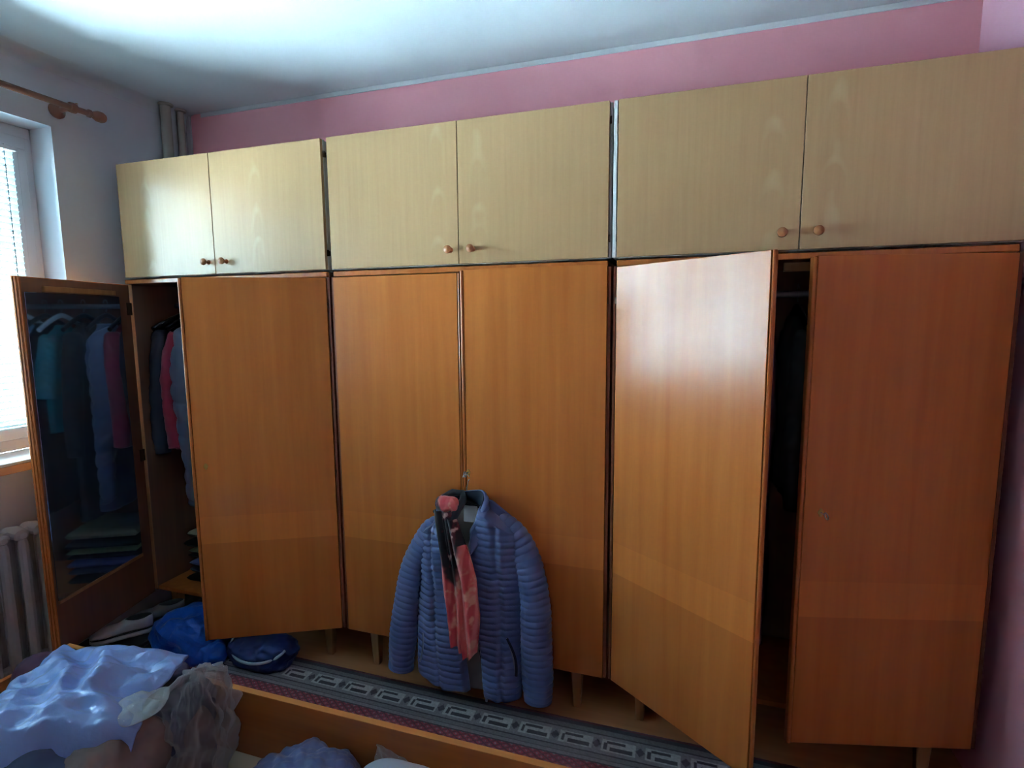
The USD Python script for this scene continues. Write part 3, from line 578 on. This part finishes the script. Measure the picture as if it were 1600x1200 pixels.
def scarf_piece(name, zt, zb, cen, hw, y0, folds, amp, blackf, ph, parent, seed, tip=0.):
    u, v = np.meshgrid(np.linspace(-1, 1, nu), np.linspace(0, 1, nv)); Z = zt+(zb-zt)*v
    X = ip(Z, cen)+ip(Z, hw)*u*(1+.05*np.sin(Z*23+seed)); fold = amp*np.cos(np.pi*folds*u+ph+1.3*np.sin(Z*5+seed))*(.5+.5*S(v*3))
    Z = Z-tip*(u*.6)*S((v-.7)/.3)+.004*np.sin(u*4+seed)*S((v-.8)/.2)
    Y = y0-.012*np.cos(u*np.pi/2)+fold-.006*np.sin(np.clip(v, 0, 1)*np.pi)
    F_ = np.stack([X, Y-.0012, Z], -1); B_ = np.stack([X, Y+.0012, Z], -1)
    c = scarf_col(X, Z, blackf(u, Z, X)).reshape(-1, 3)
    return obj(name, shell(F_, B_), M['scarf'], parent, smooth=True, tint=np.vstack([c, c]))
sc = thing('scarf', 'black and coral patterned scarf hung round the blue jacket collar', 'scarf', (-.55, -.15, .27))
bf = lambda u, Z, X: S((np.interp(Z, [.50, .56, .67, .72, .76], [-.01, .022, .046, .062, .3])-np.abs(X+.560+.12*(Z-.6))+.016*(meshkit.fbm(np.stack([X*40, Z*40, X*0], -1), 2, 6)-.5))/.016)
scarf_piece('left_end', .845, .292, [(.85, -.604), (.72, -.588), (.6, -.572), (.45, -.560), (.29, -.552)], [(.85, .034), (.7, .040), (.55, .042), (.4, .040), (.29, .030)], -.142, 1.7, .013, bf, .4, sc, 2, .02)
scarf_piece('right_end', .82, .268, [(.82, -.568), (.7, -.536), (.58, -.503), (.45, -.494), (.27, -.494)], [(.82, .03), (.7, .040), (.6, .045), (.45, .043), (.27, .027)], -.152, 1.4, .014, bf, 1.6, sc, 5, -.025)
m = crumpled(blob((-.598, -.112, .862), (.050, .034, .034), .25, 16, 3, 5, 2.2), (-.598, -.112, .862), .022, 45, 6, 5); v = np.asarray(m.vertices)
obj('neck_fold', m, M['scarf'], sc, smooth=True, tint=lambda v: scarf_col(v[:, 0], v[:, 2], S((-.606-v[:, 0]+.5*(.86-v[:, 2]))/.012)*.95+.05))
m = tube([(-.635, -.105, .845), (-.628, -.07, .872), (-.60, -.048, .888), (-.56, -.040, .888), (-.545, -.07, .87), (-.56, -.12, .83), (-.575, -.145, .79)], [.014, .018, .018, .014, .016, .02, .018], 16, flat=(1, .8))
obj('neck_loop', m, M['scarf'], sc, smooth=True, tint=lambda v: scarf_col(v[:, 0]*1.3, v[:, 2]*1.2, S((v[:, 2]-.70)/.02)))

# ------------------------------------------------------------------ things on the floor by the left wardrobe
M['shoe_white'] = P('shoe_white', lin(222, 220, 222), .5); M['shoe_grey'] = cloth('shoe_grey', lin(132, 126, 124)); M['sole'] = P('shoe_sole', lin(226, 224, 222), .5); M['shoe_dark'] = P('shoe_dark', lin(36, 34, 38), .6)
def sneaker(x, y, z, yaw, up, label, L=.25, hgt=.088):
    o = thing('shoe', label, 'shoe', (x, y, z), 'shoes on the floor under the open left wardrobe')
    s = np.linspace(0, 1, 40); hw = np.interp(s, [0, .08, .3, .55, .8, .95, 1], [.018, .032, .036, .040, .046, .034, .014]); n = 26
    th = np.linspace(0, 2*np.pi, n, endpoint=False)
    top_ = np.interp(s, [0, .05, .2, .42, .55, .75, .92, 1], [.085, hgt, hgt, hgt*.98, hgt*.78, .062, .050, .034])
    cs_, sn_ = np.cos(th), np.sin(th)
    def body(z0, zt, k):
        zc, r = (z0+zt)/2, (zt-z0)/2
        v = np.stack([np.broadcast_to(((s-.5)*L)[:, None], (40, n)), k*hw[:, None]*np.sign(cs_)*np.abs(cs_)**.7*np.ones((40, 1)), zc[:, None]+r[:, None]*np.sign(sn_)*np.abs(sn_)**.7], -1)
        return rings(v)
    R_ = trimesh.transformations.rotation_matrix(yaw, [0, 0, 1]); R_[:3, 3] = (x, y, z)
    a = body(np.full(40, .026), top_, 1.); a.apply_transform(R_); obj('upper', a, M[up], o, smooth=50)
    b = body(np.full(40, .0)+.006*S((s-.85)/.15), np.full(40, .027), 1.06); b.apply_transform(R_); obj('sole', b, M['sole'] if up != 'shoe_grey' else M['shoe_dark'], o, smooth=50)
    st = body(np.full(40, .0265), np.full(40, .031), 1.04); st.apply_transform(R_); obj('stripe', st, M['shoe_dark'], o, smooth=50)
    c = trimesh.creation.icosphere(3); c.apply_scale([.055, .026, .012]); c.apply_translation([-.07, 0, hgt-.006]); c.apply_transform(R_); obj('opening', c, M['shoe_dark'], o, smooth=50)
bx = thing('shoe_box', 'low dark box on the floor carrying the shoes', 'box', (-2.26, -.12, 0))
obj('box_body', box(-2.40, -2.12, -.36, -.03, .0005, .058, .003), M['shoe_dark'], bx)
obj('box_lid', box(-2.403, -2.117, -.363, -.027, .0585, .078, .003), M['shoe_dark'], bx)
sneaker(-2.255, -.235, .0785, math.radians(228), 'shoe_white', 'white sneaker with a dark stripe, nearest the radiator')
sneaker(-2.225, -.085, .0785, math.radians(228), 'shoe_grey', 'grey shoe just behind the white sneaker')
sneaker(-2.312, .125, .0, math.radians(268), 'shoe_grey', 'grey shoe farthest back under the left wardrobe')
def flat0(m):
    v = np.array(m.vertices); v[:, 2] = np.maximum(v[:, 2], .0005); return trimesh.Trimesh(v, m.faces, process=False)
M['blue_bag'] = usdkit.material(stage, '/World/Looks/blue_plastic', {'g': ('geometry', {}), 'n': ('noise_texture', {'scale': 26., 'detail': 4.}), 'b': ('bump', {'strength': .5, 'distance': .012}),
    'p': ('principled_bsdf', {'base_color': lin(24, 88, 178), 'roughness': .28})}, [('g.position', 'n.vector'), ('n.fac', 'b.height'), ('b.normal', 'p.normal')], surface='p.BSDF')
M['navy_bag'] = P('navy_bag', lin(34, 52, 104), .45); M['bag_rim'] = P('bag_rim', lin(186, 196, 206), .5)
bg = thing('plastic_sack', 'bright blue crumpled plastic sack on the floor below the left wardrobe', 'sack', (-1.93, -.14, 0))
obj('sack_body', flat0(crumpled(blob((-1.95, -.115, .085), (.185, .135, .115), .2, 6, 4, 6, 2.6, False), (-1.95, -.115, .085), .07, 22, 8, 2)), M['blue_bag'], bg, smooth=True)
obj('sack_neck', flat0(crumpled(blob((-1.79, -.175, .05), (.085, .05, .055), .3, 10, 6, 5, 2.2), (-1.79, -.175, .03), .04, 34, 8, 4)), M['blue_bag'], bg, smooth=True)
bg = thing('shopping_bag', 'dark blue bag with a pale rim lying under the second door', 'bag', (-1.56, -.10, 0))
obj('bag_body', blob((-1.55, -.10, .066), (.150, .085, .066), .18, 8, 9, 5, 2.6, True, -.065), M['navy_bag'], bg, smooth=True)
th = np.linspace(math.pi*.98, math.pi*1.95, 30)
obj('bag_rim', tube(np.stack([-1.545+.150*np.cos(th), -.118+.088*np.sin(th), .118+.050*np.sin(th)], -1), .0065, 10), M['bag_rim'], bg, smooth=True)

# ------------------------------------------------------------------ clothes and bags in the bed
ripple = lambda a, b, s: meshkit.fbm(np.stack([a*2.2, b*2.2, a*0+s], -1), 2, int(s))-.5
M['shirt'] = usdkit.material(stage, '/World/Looks/pale_blue_shirt', {'g': ('geometry', {}), 'n': ('noise_texture', {'scale': 30., 'detail': 4.}), 'b': ('bump', {'strength': .3, 'distance': .01}),
    'p': ('principled_bsdf', {'base_color': lin(152, 176, 236), 'roughness': .30, 'coat_weight': .35, 'coat_roughness': .12})}, [('g.position', 'n.vector'), ('n.fac', 'b.height'), ('b.normal', 'p.normal')], surface='p.BSDF')
M['brown'] = cloth('brown_cloth', lin(104, 80, 70)); M['brown_pale'] = cloth('pale_brown_cloth', lin(112, 90, 86)); M['purple'] = cloth('purple_cloth', lin(70, 26, 52)); M['dark_blue'] = cloth('dark_blue_cloth', lin(48, 54, 84))
M['film'] = usdkit.material(stage, '/World/Looks/clear_film', {'g': ('geometry', {}), 'n': ('noise_texture', {'scale': 40., 'detail': 4.}), 'b': ('bump', {'strength': .3, 'distance': .01}), 'w': ('layer_weight', {'blend': .45}), 'mr': ('map_range', {'from_min': 0., 'from_max': 1., 'to_min': .15, 'to_max': .75}),
    't': ('transparent_bsdf', {'color': (.95, .96, .97)}), 'p': ('principled_bsdf', {'base_color': lin(228, 230, 232), 'roughness': .26}), 'x': ('mix_closure', {})},
    [('g.position', 'n.vector'), ('n.fac', 'b.height'), ('b.normal', 'p.normal'), ('w.facing', 'mr.value'), ('mr.result', 'x.fac'), ('t.BSDF', 'x.closure1'), ('p.BSDF', 'x.closure2')], surface='x.closure')
pile = thing('clothes_bundle', 'brown and dark blue bundle of clothes under the pale blue shirt on the bed', 'clothes', (-1.36, -.98, .125))
obj('bundle_body', blob((-1.36, -.995, .315), (.285, .30, .19), .16, 9, 5, 5, 3.2, False, -.189), M['dark_blue'], pile, smooth=True)
obj('brown_fold', crumpled(blob((-1.155, -1.05, .33), (.10, .17, .17), .18, 9, 8, 5, 2.6), (-1.155, -1.05, .33), .05, 18, 7, 8), M['brown_pale'], pile, smooth=True, label='brown fold of cloth hanging out at the front')
o = obj('purple_garment', blob((-1.70, -.875, .40), (.085, .08, .095), .25, 10, 12, 4, 2.4), M['purple'], None, 'dark purple garment tucked behind the pale blue shirt', 'clothes', smooth=True)
nu, nv = 130, 110
nu, nv = 220, 180
u, v = np.meshgrid(np.linspace(0, 1, nu), np.linspace(0, 1, nv))
TL, TR, BR, BL = (np.array(p) for p in ((-1.67, -.85, .525), (-1.185, -.775, .545), (-1.10, -1.075, .535), (-1.50, -1.34, .53)))
Pg = ((1-u)*(1-v))[..., None]*TL+(u*(1-v))[..., None]*TR+(u*v)[..., None]*BR+((1-u)*v)[..., None]*BL
dg = u*1.3-v*.9
Pg[..., 2] += .055*np.sin(np.pi*u)**.7*np.sin(np.pi*np.clip(v, .0, 1))**.5*.6+.011*np.sin(dg*17+ripple(u, v, 3)*9)*(.35+.65*S((.95-u)*4))*np.sin(np.pi*v*.9+.25)+.035*ripple(u*2, v*2, 5)-.05*S((u-.82)/.18)*S((v-.35)/.3)-.07*S((v-.85)/.15)-.03*S((.07-u)/.07)
Pg[..., 0] += .03*ripple(u*1.5+3, v*1.5, 7)+.035*np.sin(v*9)*u*S((v-.3)/.3); Pg[..., 1] += .03*ripple(u*1.5, v*1.5+5, 9)
Pg[..., 2] += .075*crumple(Pg.reshape(-1, 3)*[1, 1, .3], 17, 7, 12).reshape(u.shape)*(.4+.6*np.sin(np.pi*np.clip(v, 0, 1))**.5)
Pg[..., 2] += .04*crumple(Pg.reshape(-1, 3)*[1, 1, .3], 42, 6, 4).reshape(u.shape)*np.sin(np.pi*np.clip(u, 0, 1))**.4
th_ = np.zeros_like(Pg); th_[..., 2] = -.006
sh = thing('shirt', 'crumpled pale blue shirt in clear wrapping on top of the clothes bundle', 'shirt', (-1.37, -1.0, .5))
obj('shirt_body', shell(Pg, Pg+th_), M['shirt'], sh, smooth=True)
i0 = np.arange(8, 90); rim = Pg[i0, -1]; 
bag = thing('plastic_bag', 'clear crumpled plastic bag at the right end of the clothes bundle', 'plastic bag', (-1.06, -.86, .13))
n_ = 90; th = np.linspace(0, 2*np.pi, n_, endpoint=False); zr_ = np.linspace(0, 1, 70)
rx_ = np.interp(zr_, [0, .25, .6, .85, .96, 1], [.075, .085, .085, .070, .040, .012]); ry_ = rx_*1.5; zc_ = .13+.405*zr_
cxp = np.interp(zr_, [0, .6, 1], [-1.125, -1.10, -1.105]); cyp = np.interp(zr_, [0, .6, 1], [-.87, -.855, -.83])
V_ = np.stack([cxp[:, None]+rx_[:, None]*np.sign(np.cos(th))*np.abs(np.cos(th))**.8, cyp[:, None]+ry_[:, None]*np.sin(th), np.broadcast_to(zc_[:, None], (70, n_))], -1)
cr_ = crumple(V_.reshape(-1, 3)*[1, 1, .55], 34, 8, 3).reshape(70, n_)+.5*crumple(V_.reshape(-1, 3)*[1, 1, .4], 80, 6, 9).reshape(70, n_)
V_ = V_+np.stack([np.cos(th)[None]*cr_*.10, np.sin(th)[None]*cr_*.10, cr_*.03], -1)
mb = rings(V_)
obj('bag_film', mb, M['film'], bag, smooth=42)
obj('bag_contents', blob((-1.115, -.865, .29), (.05, .085, .12), .2, 10, 23, 4, 2.5), M['brown'], bag, smooth=True)
obj('bag_neck', crumpled(blob((-1.125, -.99, .525), (.06, .075, .014), .2, 8, 25, 5, 2.2), (-1.125, -.99, .48), .05, 40, 8, 6), M['film'], bag, smooth=True)
# blue quilted hat-like garment, pillow, film
qj = blob((-.735, -.845, .215), (.175, .165, .10), .07, 6, 31, 5, 2.2)
v = np.asarray(qj.vertices); nrm = (v-[-.735, -.845, .2])/np.linalg.norm(v-[-.735, -.845, .2], axis=1, keepdims=True)
qv = np.sqrt(np.abs(np.sin((v[:, 0]+v[:, 1]*.6)*95)*np.sin((v[:, 0]*.6-v[:, 1])*95))+1e-5)+.8*(meshkit.fbm(v*16, 3, 3)-.5)
qj = trimesh.Trimesh(v+nrm*(.005*qv+.05*crumple(v, 24, 7, 5))[:, None]*1.3, qj.faces, process=False)
obj('quilted_garment', qj, JK, None, 'rolled blue quilted garment lying in the bed box at the bottom edge', 'clothes', smooth=True)
M['pillow'] = P('pillow_white', lin(214, 222, 240), .5)
obj('pillow', blob((-.44, -.80, .235), (.155, .105, .095), .08, 7, 41, 5, 3.0), M['pillow'], None, 'white pillow beside the rolled blue garment in the bed', 'pillow', smooth=True)
uu, vv2 = np.meshgrid(np.linspace(0, 1, 40), np.linspace(0, 1, 24))
X = -.585+.13*uu; Y = -.672-.02*vv2-.008*ripple(uu*2, vv2*2, 4)*2; Z = .298-.045*uu-.05*vv2+.0*uu
obj('plastic_sheet', shell(np.stack([X, Y, Z], -1), np.stack([X, Y-.0012, Z], -1)), M['film'], None, 'scrap of clear plastic film leaning on the bed rail by the pillow', 'plastic film', smooth=True)
